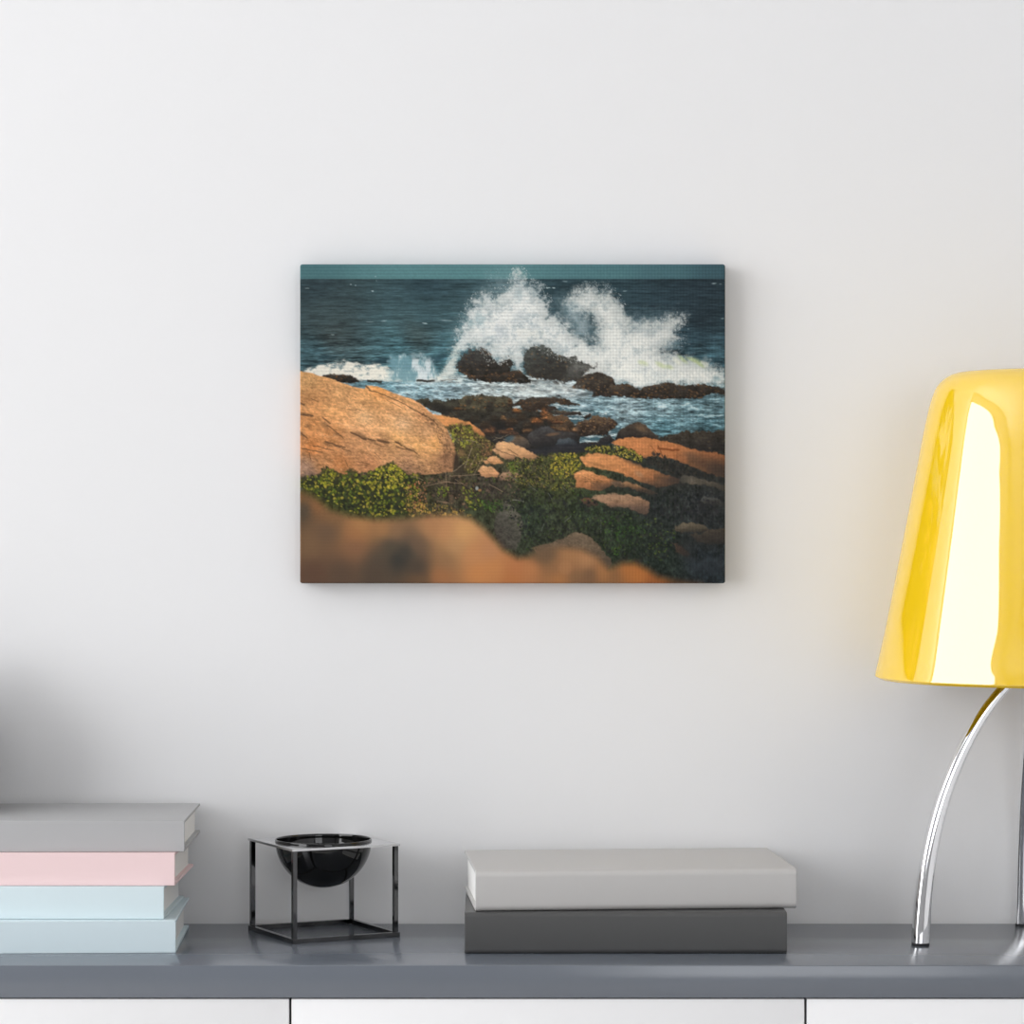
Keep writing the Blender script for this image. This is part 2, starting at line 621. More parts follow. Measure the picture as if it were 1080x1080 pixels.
    def leaves(poly, n, cols, size=(0.7, 1.6), al=(0.5, 0.95)):
        for (x, y) in inside(poly, n):
            c = C(*cols[rng.randint(len(cols))]) * rng.uniform(0.7, 1.1) * C(1.0, 0.93, 1.0) + 3.0
            s = rng.uniform(*size)
            dab(x, y, s, s * rng.uniform(0.45, 0.8), rng.uniform(0, 3.14), c, rng.uniform(*al))

    def stroke(x0, y0, x1, y1, w, col, al=0.8, jit=0.6):
        n = max(2, int(math.hypot(x1 - x0, y1 - y0) / 0.8))
        ox = 0.0
        for k in range(n + 1):
            t = k / n
            ox = 0.8 * ox + jit * rng.uniform(-0.5, 0.5)
            dab(x0 + (x1 - x0) * t, y0 + (y1 - y0) * t + ox, w, w, 0, col, al)

    # ---- sky
    t = np.clip((X - 316) / 448, 0, 1)
    sky = idw([(320, 286, (80, 118, 122)), (420, 288, (92, 133, 136)), (520, 286, (90, 130, 133)),
               (640, 288, (82, 120, 125)), (700, 288, (76, 110, 117)), (760, 286, (64, 92, 101))], X, Y)
    img[:] = sky

    # ---- open sea
    sea = idw([(330, 300, (53, 68, 73)), (450, 300, (52, 72, 79)), (600, 300, (46, 64, 70)), (750, 300, (42, 55, 62)),
               (340, 335, (60, 74, 76)), (450, 335, (58, 80, 85)), (740, 335, (43, 56, 63)),
               (350, 352, (62, 72, 72)), (440, 352, (66, 82, 83)), (740, 360, (50, 70, 79)),
               (330, 372, (60, 84, 90)), (420, 368, (72, 106, 113)), (470, 372, (72, 106, 114)), (750, 375, (60, 86, 95))], X, Y)
    st = fbm(38, 2.6, 3, 4, 0.7)
    st2 = fbm(90, 7.0, 4, 3, 0.6)
    fine = fbm(10, 1.3, 5, 3, 0.7)
    amp = 0.55 + 0.75 * sst(330, 385, Y)
    k = 1 + (0.8 * (st - 0.5) + 0.35 * (st2 - 0.5) + 1.0 * (fine - 0.5)) * amp
    sea = sea * np.clip(k, 0.5, 1.7)[..., None]
    wl = sst(0.62, 0.8, fbm(16, 1.8, 8, 3, 0.6)) * sst(340, 380, Y)
    sea = lerp(sea, C(112, 150, 158), 0.55 * wl)
    over(ALL, sst(293.6, 294.6, Y), sea)
    for (x, y, w, a) in ((324, 304, 2.2, .5), (370, 300, 1.0, .7), (375, 301, .8, .5), (393, 307, 1.3, .8), (396, 291.7, .9, .5), (397, 296, .7, .4),
                         (405, 338.5, 3, .45), (390, 339.5, 4, .4), (448, 341, 2.8, .7), (471, 338, 7, .45), (351, 353, 2, .4),
                         (578, 303.5, 2.4, .8), (584, 303.6, 1.6, .8), (596, 296.8, 2.6, .5), (753, 299, 2.6, .7), (760, 299.5, 1.6, .4), (762, 336, 1.7, .6),
                         (659, 307, 2.4, .4), (654, 311, 1.5, .2), (715, 320, 2, .2), (726, 347, 1.2, .35), (727, 363, 1.5, .3), (618, 296.8, 2, .35)):
        dab(x, y, w, 0.55, rng.uniform(-.1, .1), C(190, 205, 205), a)

    # ---- near water
    nw = idw([(330, 395, (120, 150, 158)), (400, 412, (104, 142, 152)), (440, 412, (140, 168, 175)), (470, 415, (150, 172, 178)),
              (520, 410, (180, 188, 186)), (560, 410, (178, 184, 182)), (600, 412, (175, 186, 188)), (620, 428, (130, 155, 163)),
              (660, 428, (150, 170, 175)), (700, 430, (128, 154, 161)), (750, 425, (108, 138, 146)), (700, 450, (78, 116, 126)),
              (750, 450, (70, 104, 114)), (600, 445, (84, 116, 124)), (640, 465, (80, 108, 116)), (630, 440, (110, 140, 148))], X, Y)
    f1 = fbm(14, 3.2, 21, 4, 0.65)
    f2 = fbm(5, 1.6, 22, 3, 0.65)
    nwk = 1 + 1.25 * (f1 - 0.5) + 1.15 * (f2 - 0.5)
    nw = nw * nwk[..., None]
    fo = sst(0.56, 0.74, 0.65 * f1 + 0.35 * f2) * sst(470, 420, Y)
    nw = lerp(nw, C(214, 216, 212), 0.75 * fo)
    dk = sst(0.45, 0.25, fbm(12, 2.2, 23, 3, 0.6))
    nw = lerp(nw, C(62, 88, 97), 0.55 * dk)
    nw = nw * 0.88 + nw.mean(axis=2, keepdims=True) * 0.10
    over(ALL, sst(392, 398, Y + 5 * (f1 - 0.5)), nw)

    # ---- breaking wave at the left
    n1 = fbm(9, 4, 31, 4, 0.65)
    n2 = fbm(4, 3, 32, 3, 0.65)
    top = np.interp(X, [316, 326, 340, 366, 385, 395, 412, 470, 480], [391, 388, 383.5, 380, 384.5, 383.5, 387, 395, 398])
    bot = np.interp(X, [316, 340, 385, 412, 430, 470], [400, 402, 401, 402, 402.5, 402])
    a = sst(-1.5, 2.5, Y - top + 7 * (n1 - 0.5)) * sst(1.5, -2, Y - bot + 4 * (n2 - 0.5)) * sst(472, 462, X) * sst(317, 324, X)
    wave = lerp(C(112, 130, 134), C(240, 231, 216), sst(0.3, 0.62, 0.6 * n1 + 0.4 * n2 + 0.012 * (Y - top)))
    over(ALL, a * 0.95, wave)
    # dark swell
    for (x, y, rx, ry, al) in ((405, 380, 9, 3.0, .8), (397, 382, 6, 2, .6), (342, 376.5, 6, 2.2, .6), (458, 379, 8, 4.0, .7), (466, 376, 5, 3, .6), (352, 377, 4, 1.2, .5),
                               (757, 383, 5, 4, .75), (750, 379, 6, 2, .5)):
        dab(x, y, rx, ry, -0.1, C(38, 58, 66), al, 0.6)
    # pale veil of spray, 410-448
    veil = [(409, 400), (411, 378), (420, 375), (434, 374), (446, 374), (455, 384), (462, 398), (460, 402), (412, 402)]
    sl, m_, d = mask(veil, 4.5, 3.5, 7, 40)
    vn = fbm(4, 12, 41, 4, 0.65)[sl]
    over(sl, m_ * 0.92, lerp(C(112, 148, 156), C(212, 218, 218), sst(0.3, 0.7, vn + 0.2 * sst(428, 445, X[sl]) - 0.12)))
    stroke(440, 401.5, 458, 402, 1.2, C(52, 50, 46), .7)
    stroke(465, 401, 482, 400, 0.8, C(80, 76, 70), .6)
    stroke(388, 401.5, 402, 403, 1.1, C(48, 46, 42), .85)

    # ---- spray
    def spray(poly, soft, warp, ws, seed, al, c_lo, c_hi, lift=0.0, ny=1.0):
        sl = region(poly, 16)
        x, y = X[sl], Y[sl]
        # three scales of warping feather the outline
        wx = warp * 2 * (fbm(ws, ws, seed, 4, 0.7)[sl] - 0.5) * 2
        wy = warp * 2 * (fbm(ws, ws, seed + 50, 4, 0.7)[sl] - 0.5) * 2
        d = sdist(poly, x + wx, y + wy)
        q = fbm(11, 9 * ny, seed + 3, 6, 0.72)[sl]
        q2 = fbm(2.2, 2.2, seed + 4, 3, 0.8)[sl]
        e = sst(-soft * 1.6, soft * 3.2, d + (q - 0.5) * 10 + (q2 - 0.5) * 5)
        core = sst(0, 22, d)
        a = np.clip(al * e * (0.74 + 0.26 * core), 0, 1)
        tone = (q - 0.5) * 2.3 + (q2 - 0.5) * 1.1 + 0.52 + lift * 1.2 + 0.16 * core
        over(sl, a, lerp(c_lo, c_hi, np.clip(tone, 0, 1)))

    G1, G2 = C(150, 163, 167), C(226, 224, 219)
    # thin mist
    spray([(508, 300), (514, 286), (528, 282), (545, 281), (560, 296), (566, 330), (500, 330), (494, 318)], 8, 3, 9, 60, .42, C(120, 146, 150), C(170, 186, 188))
    spray([(582, 318), (596, 310), (612, 316), (628, 340), (628, 366), (604, 356), (588, 338)], 6, 2, 8, 61, .85, C(120, 141, 146), C(168, 180, 183))
    spray([(656, 330), (672, 328), (690, 328), (708, 326), (716, 336), (700, 350), (664, 352)], 5, 3, 7, 62, .75, C(96, 118, 124), C(160, 172, 176))
    spray([(470, 368), (474, 350), (482, 330), (494, 318), (500, 340), (492, 370)], 6, 3, 6, 63, .55, C(105, 138, 144), C(160, 180, 184))
    # first plume
    p1 = [(476, 372), (479, 357), (486, 340), (490, 333), (494, 322), (499, 314), (506, 311), (512, 308), (520, 314), (530, 310), (534, 303), (538, 300), (540, 291),
          (544, 284), (550, 285), (555, 294), (562, 298), (570, 301), (574, 310), (580, 319), (581, 331), (589, 334), (600, 340), (606, 351), (618, 361),
          (640, 372), (650, 404), (600, 398), (575, 372), (558, 372), (552, 388), (556, 398), (543, 394), (538, 384), (522, 384), (514, 374), (502, 366), (488, 374)]
    spray(p1, 2.2, 4.2, 6, 65, 1.0, G1, G2, 0.24)
    # second plume
    p2 = [(594, 318), (603, 307), (614, 302), (624, 299), (630, 305), (638, 299), (646, 309), (653, 317), (657, 321), (661, 331), (668, 340), (680, 338), (694, 337),
          (706, 334), (715, 331), (724, 333), (720, 343), (716, 350), (723, 358), (716, 364), (704, 368), (718, 374), (735, 378), (750, 380), (763, 390), (766, 402),
          (740, 408), (706, 406), (680, 410), (660, 404), (640, 400), (622, 398), (604, 378), (608, 356), (624, 362), (628, 346), (620, 334), (606, 330)]
    spray(p2, 2.4, 3.6, 6, 70, 1.0, C(160, 170, 172), C(224, 222, 216), 0.26)
    # hollows and shade within the plumes
    hq = fbm(4, 4, 77, 4, 0.75)

    def hollow(cx, cy, rx, ry, col, al):
        q = np.hypot((X - cx) / (rx * 1.35), (Y - cy) / (ry * 1.35)) + (hq - 0.5) * 1.6
        over(ALL, sst(1.25, 0.2, q) * al * 0.8, col)

    for (x, y, rx, ry, c, al) in ((529, 350, 6, 7, (168, 176, 182), .55), (524, 347, 4, 4, (160, 170, 178), .4), (549, 334, 8, 7, (165, 174, 178), .5), (564, 344, 4, 5, (168, 176, 180), .5),
                                  (547, 310, 5, 7, (150, 168, 172), .5), (560, 352, 12, 5, (205, 203, 192), .4), (506, 337, 5, 6, (140, 166, 172), .6), (497, 340, 4, 4, (120, 150, 157), .5),
                                  (613, 344, 8, 9, (150, 166, 170), .35), (604, 326, 6, 6, (150, 166, 170), .4), (515, 352, 8, 5, (215, 216, 214), .4),
                                  (686, 352, 7, 4, (165, 172, 174), .5), (700, 346, 6, 3, (170, 176, 178), .5), (694, 362, 9, 4, (180, 184, 184), .5), (672, 346, 6, 4, (150, 162, 166), .5),
                                  (708, 366, 9, 3, (120, 140, 147), .55), (690, 373, 8, 3, (190, 190, 186), .5), (712, 362, 5, 3, (130, 150, 156), .4)):
        hollow(x, y, rx, ry, C(*c), al)
    # green-lit water in the right-hand wave
    for (x, y, rx, ry, an) in ((678, 383, 5, 2.4, .3), (697, 385, 6, 2.2, .5), (706, 387, 4, 2, .4), (720, 379, 6, 2.0, .7), (735, 381, 7, 2.6, .5), (729, 379, 6, 1.6, .4), (739, 385, 5, 1.6, .6)):
        dab(x, y, rx, ry, an, C(184, 194, 142), .62, 0.7)
    for (x, y) in ((716, 383), (744, 384), (713, 380)):
        dab(x, y, 4, 2.2, .6, C(222, 220, 205), .6, .6)
    # base surf
    surf = [(640, 398), (650, 384), (672, 382), (690, 391), (712, 390), (736, 392), (752, 389), (764, 391), (766, 408), (752, 407), (726, 405), (704, 402), (676, 410), (655, 404)]
    spray(surf, 2, 2.5, 5, 75, 1.0, C(196, 200, 198), C(238, 234, 226), .1)
    dab(756, 399, 4, 2.2, .3, C(120, 150, 157), .5, .8)
    # rising sheet left of the first rock
    sheet = [(456, 403), (462, 394), (470, 384), (474, 372), (479, 366), (486, 368), (484, 376), (481, 388), (484, 393), (490, 397), (488, 403)]
    spray(sheet, 1.8, 1.6, 5, 78, 1.0, C(206, 208, 200), C(240, 235, 224), .1)

    # spatter
    def spatter(poly, n, col, r=(0.3, 0.7), al=(.2, .6)):
        for (x, y) in inside(poly, n):
            s = rng.uniform(*r)
            dab(x, y, s, s * rng.uniform(.6, 1), rng.uniform(0, 3), col * rng.uniform(.9, 1.03), rng.uniform(*al))
    WHT = C(232, 231, 227)
    spatter([(478, 360), (484, 328), (500, 308), (536, 300), (540, 312), (500, 330), (492, 360)], 240, WHT)
    spatter([(534, 300), (540, 281), (552, 280), (562, 292), (576, 298), (584, 318), (578, 322), (566, 304), (548, 294)], 200, WHT)
    spatter([(594, 314), (606, 300), (640, 294), (650, 304), (662, 322), (656, 328), (640, 306), (606, 312)], 160, WHT)
    spatter([(690, 338), (716, 328), (726, 332), (724, 364), (716, 368), (714, 344), (694, 344)], 130, WHT)
    spatter([(510, 286), (530, 282), (536, 296), (514, 304)], 40, C(160, 180, 182), al=(.2, .5))
    spatter([(486, 340), (520, 330), (560, 320), (575, 340), (560, 370), (500, 362)], 260, C(240, 238, 234), al=(.2, .6))
    spatter([(520, 332), (566, 326), (572, 352), (520, 358)], 120, C(165, 174, 180), al=(.15, .45))
    spatter([(600, 308), (640, 304), (660, 340), (640, 370), (600, 350)], 140, C(238, 236, 232), al=(.15, .4))

    # ---- rocks helper
    def rock(poly, base, hi, lo, light=(-0.3, -0.9), soft=0.7, warp=1.0, ws=4.5, seed=100, tex=0.35, alpha=1.0, ts=7, spots=0, spotcol=(120, 82, 52), sy=None):
        sl, m_, d = mask(poly, soft + 0.25, warp * 1.25 + 0.3, ws, seed)
        x, y = X[sl], Y[sl]
        xs = [p[0] for p in poly]; ys = [p[1] for p in poly]
        u = (x - (min(xs) + max(xs)) / 2) / max(1, (max(xs) - min(xs)) / 2)
        v = (y - (min(ys) + max(ys)) / 2) / max(1, (max(ys) - min(ys)) / 2)
        lam = u * light[0] + v * light[1]
        q = fbm(ts, sy or ts * 0.6, seed + 7, 5, 0.65)[sl]
        q2 = fbm(2.2, 1.6, seed + 8, 3, 0.7)[sl]
        col = np.where((lam > 0)[..., None], lerp(C(*base), C(*hi), np.clip(lam, 0, 1)), lerp(C(*base), C(*lo), np.clip(-lam, 0, 1)))
        col = col * (1 + tex * 2 * (q - 0.5) + tex * 1.2 * (q2 - 0.5))[..., None]
        over(sl, m_ * alpha, np.clip(col, 0, 255))
        for (px, py) in inside(poly, spots):
            s = rng.uniform(.5, 1.3)
            dab(px, py, s * 1.2, s * .7, rng.uniform(-.5, .5), C(*spotcol) * rng.uniform(.7, 1.2), rng.uniform(.3, .8))

    # ---- rocks in the surf
    rA = [(481, 389), (484, 380), (488, 374), (497, 369), (508, 367), (516, 371), (521, 380), (526, 385), (534, 380), (538, 377), (541, 384), (537, 390), (536, 398), (515, 402), (495, 398), (488, 393)]
    rock(rA, (52, 48, 44), (70, 70, 68), (40, 37, 33), seed=110, spots=50, warp=1.4, soft=1.0, spotcol=(110, 82, 58))
    spatter([(500, 366), (516, 370), (524, 382), (515, 386), (508, 374)], 80, C(190, 190, 185), r=(.4, .8), al=(.2, .6))
    spatter([(526, 376), (534, 374), (536, 384), (526, 386)], 30, C(215, 212, 205), r=(.4, 1.0), al=(.3, .8))
    rock([(486, 392), (500, 397), (520, 394), (536, 392.5), (547, 391), (554, 396), (559, 400), (559, 405), (536, 403), (515, 403.5), (496, 399)], (48, 43, 38), (84, 64, 50), (36, 34, 31), seed=114, spots=40, warp=.8)
    rB = [(553, 372), (561, 366), (574, 365), (584, 372), (594, 376), (605, 376), (612, 381), (620, 385), (629, 385), (618, 394), (606, 402), (594, 403), (564, 400), (555, 395)]
    rock(rB, (56, 54, 50), (74, 76, 72), (46, 42, 38), seed=118, spots=40, warp=1.6, soft=1.4, spotcol=(110, 84, 60))
    spray([(596, 384), (606, 376), (622, 380), (640, 388), (634, 400), (616, 396), (604, 402), (594, 402)], 5, 2, 5, 121, .55, C(120, 122, 118), C(180, 180, 174))
    spatter([(560, 364), (586, 370), (606, 376), (614, 384), (590, 382), (570, 370)], 110, C(196, 196, 188), r=(.4, .8), al=(.15, .5))
    dab(590, 394, 20, 7, 0, C(60, 58, 54), .35, .8)
    rock([(602, 409), (609, 401), (616, 395), (627, 392.5), (636, 393.5), (645, 398), (649, 404), (650, 412), (642, 418), (625, 418), (624, 412)],
         (58, 52, 46), (72, 64, 56), (40, 36, 34), seed=125, spots=60, warp=.5, spotcol=(122, 88, 60))
    rock([(646, 405), (656, 405), (665, 406.5), (675, 410), (679, 408), (690, 405.5), (704, 403), (713, 406), (726, 406), (740, 404.5), (753, 407), (765, 410), (765, 416), (750, 415), (741, 420),
          (724, 421), (699, 420), (681, 420.5), (664, 418.5), (642, 417.5), (640, 410)], (52, 46, 41), (76, 66, 56), (40, 36, 32), seed=130, spots=150, warp=.8, spotcol=(110, 78, 52))
    rock([(336, 399), (341, 395.5), (350, 394), (366, 395), (375, 398), (379, 402), (376, 403.5), (362, 404), (344, 401)], (46, 42, 37), (60, 54, 47), (36, 33, 30), seed=134, spots=20, warp=.5)
    # foam in front of the surf rocks
    spray([(540, 404), (558, 406), (580, 403), (604, 403), (602, 409), (624, 413), (622, 420), (590, 417), (548, 418)], 2.5, 2.5, 5, 136, .75, C(170, 182, 184), C(226, 224, 218), .06, .4)
    for (x, y, w) in ((579, 407, 4), (590, 411, 4), (566, 411, 8), (612, 417, 7), (503, 407, 6), (520, 408, 8), (490, 413, 5)):
        dab(x, y, w, .8, 0.05, C(112, 122, 124), .6, .6)
    dab(617, 415.5, 9, 1.8, -.2, C(78, 86, 88), .7, .6)

    # ---- dark ledge and shingle behind the boulder
    led = [(436, 423), (446, 421), (468, 422), (485, 421), (489, 418), (504, 416.5), (517, 418), (538, 420), (541, 428), (552, 424), (560, 432), (586, 433), (612, 437), (606, 450),
           (640, 462), (650, 466), (628, 474), (612, 482), (560, 486), (520, 480), (500, 460), (470, 440)]
    rock(led, (46, 43, 39), (62, 58, 48), (44, 42, 42), seed=140, tex=.5, warp=1.2, spots=90, ts=9, spotcol=(92, 72, 50))
    rock([(484, 421.5), (489, 418), (504, 416.5), (517, 418), (538, 420), (540, 430), (530, 436), (486, 433)], (72, 66, 52), (92, 84, 66), (54, 50, 42), seed=143, tex=.5, warp=.8, spots=30, ts=5)
    for (x, y, w, h) in ((517, 428, 4, 6), (462, 430, 10, 4), (494, 424, 3, 4), (525, 450, 12, 5), (470, 434, 6, 3)):
        dab(x, y, w, h, .1, C(36, 34, 33), .6, .7)
    rock([(541, 427), (548, 422), (558, 419.5), (575, 418.5), (594, 419.7), (603, 423), (611, 427), (600, 428), (597, 431), (584, 433), (560, 434), (548, 432)], (60, 50, 42), (66, 58, 50), (44, 38, 34), seed=146, spots=50, warp=.6, spotcol=(100, 72, 50))
    # channels of water among the rocks
    for poly in ([(541, 428.5), (549, 428), (550, 431), (541, 430.5)], [(578, 427), (586, 425), (604, 429), (600, 431.5), (590, 432), (586, 429)], [(588, 433), (606, 431), (625, 434), (640, 436), (640, 440), (624, 441),
                 (612, 446), (606, 450), (594, 446), (583, 437), (590, 438)], [(612, 461), (630, 459.5), (638, 460), (633, 466), (612, 467)], [(641, 455), (650, 450), (656, 450), (650, 462), (645, 464)]):
        sl, m_, d = mask(poly, .8, .8, 4, 150)
        q = fbm(7, 1.6, 151, 3, .65)[sl]
        over(sl, m_, lerp(C(66, 92, 100), C(196, 206, 206), sst(.35, .7, q)))
    rock([(586, 434), (596, 433), (612, 435), (614, 438.5), (600, 438.5), (588, 437)], (58, 50, 44), (84, 72, 60), (40, 36, 34), seed=153, warp=.5)
    rock([(584, 439), (592, 436), (600, 440), (606, 449), (612, 456), (598, 456), (580, 452)], (72, 58, 46), (106, 80, 60), (46, 40, 36), seed=154, warp=.8, spots=20)
    rock([(606, 451), (612, 446), (618, 444), (622, 440), (630, 438.5), (634, 440), (640, 439), (648, 443), (652, 448), (649, 452), (643, 453.5), (641, 459), (624, 460), (609, 459)],
         (62, 50, 42), (100, 80, 62), (40, 35, 32), seed=156, spots=50, warp=1.0, tex=.5, spotcol=(140, 104, 72), ts=5)
    rock([(613, 439), (620, 436.5), (624, 438), (620, 441)], (56, 46, 40), (70, 58, 48), (40, 36, 32), seed=157)
    # warm stones
    for (x, y, w, h, c) in ((545, 433, 4.5, 2.4, (186, 116, 68)), (538, 424, 2.5, 4, (112, 80, 56)), (574, 436, 3.6, 5, (176, 108, 66)), (566, 444, 6, 3.4, (172, 106, 64)), (580, 441, 3, 5, (146, 100, 66)),
                            (531, 441, 3, 2.6, (132, 96, 66)), (540, 444, 6, 3, (88, 66, 48)), (556, 454, 5, 2.2, (140, 100, 70)), (537, 453, 3, 1.4, (150, 92, 56)), (516, 454, 6, 4, (128, 84, 60)),
                            (532, 456, 6, 2, (130, 88, 64)), (541, 457, 5, 2.5, (108, 74, 56)), (483, 431, 4, 1.5, (120, 76, 44)), (606, 453.5, 3, 2.4, (176, 128, 92)), (594, 453, 6, 2.2, (146, 106, 76)),
                            (588, 445, 6, 1.8, (132, 84, 58)), (550, 440, 5, 3, (70, 58, 46)), (556, 448, 4, 3, (74, 60, 48)), (500, 442, 6, 3, (64, 58, 48)), (545, 463, 6, 3.5, (108, 82, 62)),
                            (575, 441, 3, 2, (196, 128, 82)), (537, 448, 4, 2, (62, 52, 44)), (522, 441, 5, 3, (62, 54, 44)), (511, 448, 6, 3, (70, 56, 44))):
        dab(x, y, w, h, rng.uniform(-.3, .3), C(*c) * .86, .78, .6)
        for k in range(int(w * h * 0.9)):
            dab(x + rng.uniform(-w, w), y + rng.uniform(-h, h), rng.uniform(.5, 1.4), rng.uniform(.3, .8), rng.uniform(-.6, .6), C(52, 43, 36) if rng.rand() < .7 else C(*c) * 1.1, rng.uniform(.3, .8))
        dab(x, y + h * .9, w * 1.1, h * .5, 0, C(42, 36, 32), .7, .6)
    rock([(556, 460), (561, 454), (568, 451), (579, 450), (587, 454), (594, 456), (603, 455), (609, 458), (612, 464), (606, 468), (580, 470), (560, 470)], (58, 54, 52), (74, 72, 72), (34, 33, 34), seed=160, warp=.6, tex=.22)
    dab(583, 458, 7, 1.6, -.15, C(118, 88, 66), .7, .5)
    rock([(536, 466), (541, 461), (550, 460), (557, 464), (560, 471), (552, 476), (540, 472)], (80, 70, 62), (112, 90, 70), (44, 42, 40), seed=162, warp=.5, tex=.25)
    dab(537, 463, 6, 3, -.4, C(76, 94, 100), .8, .5)
    rock([(584, 470), (590, 463), (600, 461.5), (608, 466), (606, 472)], (62, 66, 70), (82, 88, 92), (40, 40, 42), seed=163, warp=.4, tex=.2)
    rock([(630, 466), (637, 460), (644, 459), (648, 464), (644, 468)], (46, 44, 44), (60, 58, 57), (34, 33, 34), seed=164, warp=.5)
    rock([(649, 463), (654, 453.5), (663, 447.5), (673, 445.8), (681, 447.5), (686, 453.5), (694, 460), (694, 466), (650, 466)], (60, 52, 46), (92, 76, 62), (36, 34, 34), light=(.35, -.8), seed=166, warp=.5, tex=.3)
    dab(676, 452, 6, 2.4, .4, C(122, 94, 70), .6, .6)
    rock([(690, 463), (708, 458), (724, 455), (740, 454.5), (766, 454), (766, 482), (730, 478), (704, 468)], (50, 46, 42), (66, 58, 48), (38, 36, 36), seed=168, warp=1.0, tex=.4, spots=40, spotcol=(76, 64, 48))
    # water streak below
    sl, m_, d = mask([(546, 476), (580, 470), (612, 468), (645, 467), (640, 472), (612, 478), (580, 482)], 1.5, 1, 5, 170)
    over(sl, m_ * .7, C(46, 46, 50) * (1 + .6 * (fbm(8, 2, 171)[sl] - .5))[..., None])

    # ---- ground cover base (everything below)
    gb = [(470, 470), (500, 470), (520, 478), (545, 480), (570, 480), (610, 478), (640, 470), (700, 476), (766, 478), (766, 616), (316, 616), (316, 500), (420, 500)]
    sl, m_, d = mask(gb, 2, 2, 6, 180)
    x, y = X[sl], Y[sl]
    gcol = idw([(330, 520, (62, 66, 34)), (420, 520, (60, 62, 36)), (480, 515, (66, 58, 46)), (520, 515, (60, 54, 46)), (560, 500, (64, 66, 42)), (590, 500, (74, 76, 42)), (620, 540, (46, 54, 40)),
                (560, 545, (46, 54, 42)), (660, 560, (42, 52, 38)), (690, 540, (42, 46, 44)), (740, 530, (46, 48, 48)), (740, 580, (40, 46, 50)), (700, 590, (40, 48, 42)), (500, 540, (52, 56, 40)),
                (720, 495, (46, 48, 44)), (600, 570, (52, 54, 42)), (750, 610, (36, 42, 46))], x, y)
    q = fbm(5, 5, 181, 4, .7)[sl]
    q2 = fbm(2, 3, 182, 2, .7)[sl]
    over(sl, m_, np.clip(gcol * (1 + 1.0 * (q - .5) + .8 * (q2 - .5))[..., None], 0, 255))

    # ---- second boulder (behind) and the big one
    rock([(456, 437), (470, 439), (481, 441), (495, 445), (506, 452), (511, 460), (508, 468), (480, 460), (462, 446)], (200, 132, 84), (214, 146, 94), (150, 100, 68), seed=190, warp=.5, tex=.18)
    big = [(312, 391), (324, 392.5), (336, 396), (348, 399), (360, 403.5), (376, 408.5), (385, 410), (387, 406), (396, 407), (406, 410.5), (416, 414.7), (426, 418.5), (436, 421.5), (443, 425), (450, 431), (457, 437.5),
           (464, 444), (471, 451), (477, 463), (481.5, 473), (480, 480), (479, 487), (478, 497), (460, 500), (420, 502), (370, 505), (312, 508)]
    sl, m_, d = mask(big, .7, .5, 6, 195)
    x, y = X[sl], Y[sl]
    bc = idw([(325, 400, (196, 146, 100)), (360, 415, (205, 150, 104)), (330, 425, (198, 138, 92)), (390, 425, (205, 148, 100)), (400, 412, (214, 146, 90)), (425, 425, (208, 150, 104)), (450, 437, (190, 134, 94)),
              (350, 432, (204, 146, 98)), (385, 440, (205, 158, 118)), (425, 448, (202, 158, 122)), (330, 447, (190, 128, 82)), (350, 460, (192, 128, 82)), (380, 460, (196, 140, 100)), (420, 462, (210, 154, 102)), (450, 455, (186, 138, 102)),
              (460, 468, (204, 146, 92)), (440, 470, (206, 150, 98)), (470, 465, (160, 116, 86)), (330, 472, (196, 122, 72)), (370, 474, (196, 138, 98)), (400, 470, (194, 140, 100)), (430, 482, (176, 128, 96)), (470, 485, (140, 100, 76)),
              (322, 492, (160, 124, 104)), (340, 488, (180, 124, 84)), (360, 488, (184, 118, 74)), (390, 490, (172, 116, 82)), (430, 495, (136, 100, 78)), (325, 502, (130, 104, 90))], x, y)
    ca, sa = math.cos(.28), math.sin(.28)
    xr, yr = x * ca + y * sa, -x * sa + y * ca
    q = fbm(13, 3.4, 196, 4, .68, xr, yr)
    q2 = fbm(2.6, 1.8, 197, 3, .7, xr, yr)
    q3 = fbm(26, 12, 198, 3, .6, xr, yr)
    sh = 1.05 + .42 * (q - .5) + .5 * (q2 - .5) + .26 * (q3 - .5)
    col = bc * sh[..., None]
    wts = sst(.62, .8, q) * .35
    col = lerp(col, C(206, 172, 142), wts * .6)
    over(sl, m_, np.clip(col, 0, 255))
    # cracks and stains
    DK = C(96, 68, 50)
    for s in ((386, 407, 390, 411.5, 1.0), (391, 412, 404, 416, .7), (404, 416, 420, 423, .6), (420, 423, 432, 429, .6), (432, 430, 446, 437, .8), (446, 437, 458, 444, .9), (408, 422, 428, 432, .4),
              (345, 448, 362, 462, .7), (340, 440, 348, 446, .8), (316, 437, 330, 438.5, 1.0), (316, 425, 321, 427, 1.1), (370, 456, 386, 464, 1.0), (384, 462, 396, 465, .9), (398, 464, 410, 467, 1.2), (394, 468, 412, 472, .5),
              (343, 466, 364, 472, .9), (330, 470, 352, 475, .6), (352, 470, 370, 476, .6), (417, 466, 424, 470, .9), (418, 471, 434, 475, .7), (426, 471, 440, 478, .8), (316, 455, 324, 462, .8), (318, 473, 340, 477, .7),
              (326, 478, 328, 486, .6), (364, 485, 367, 492, .5), (376, 487, 390, 490, .5), (395, 478, 402, 484, .4), (372, 430, 384, 434, .4), (360, 430, 376, 433, .4), (328, 420, 336, 424, .5)):
        stroke(s[0], s[1], s[2], s[3], s[4], DK, .55)
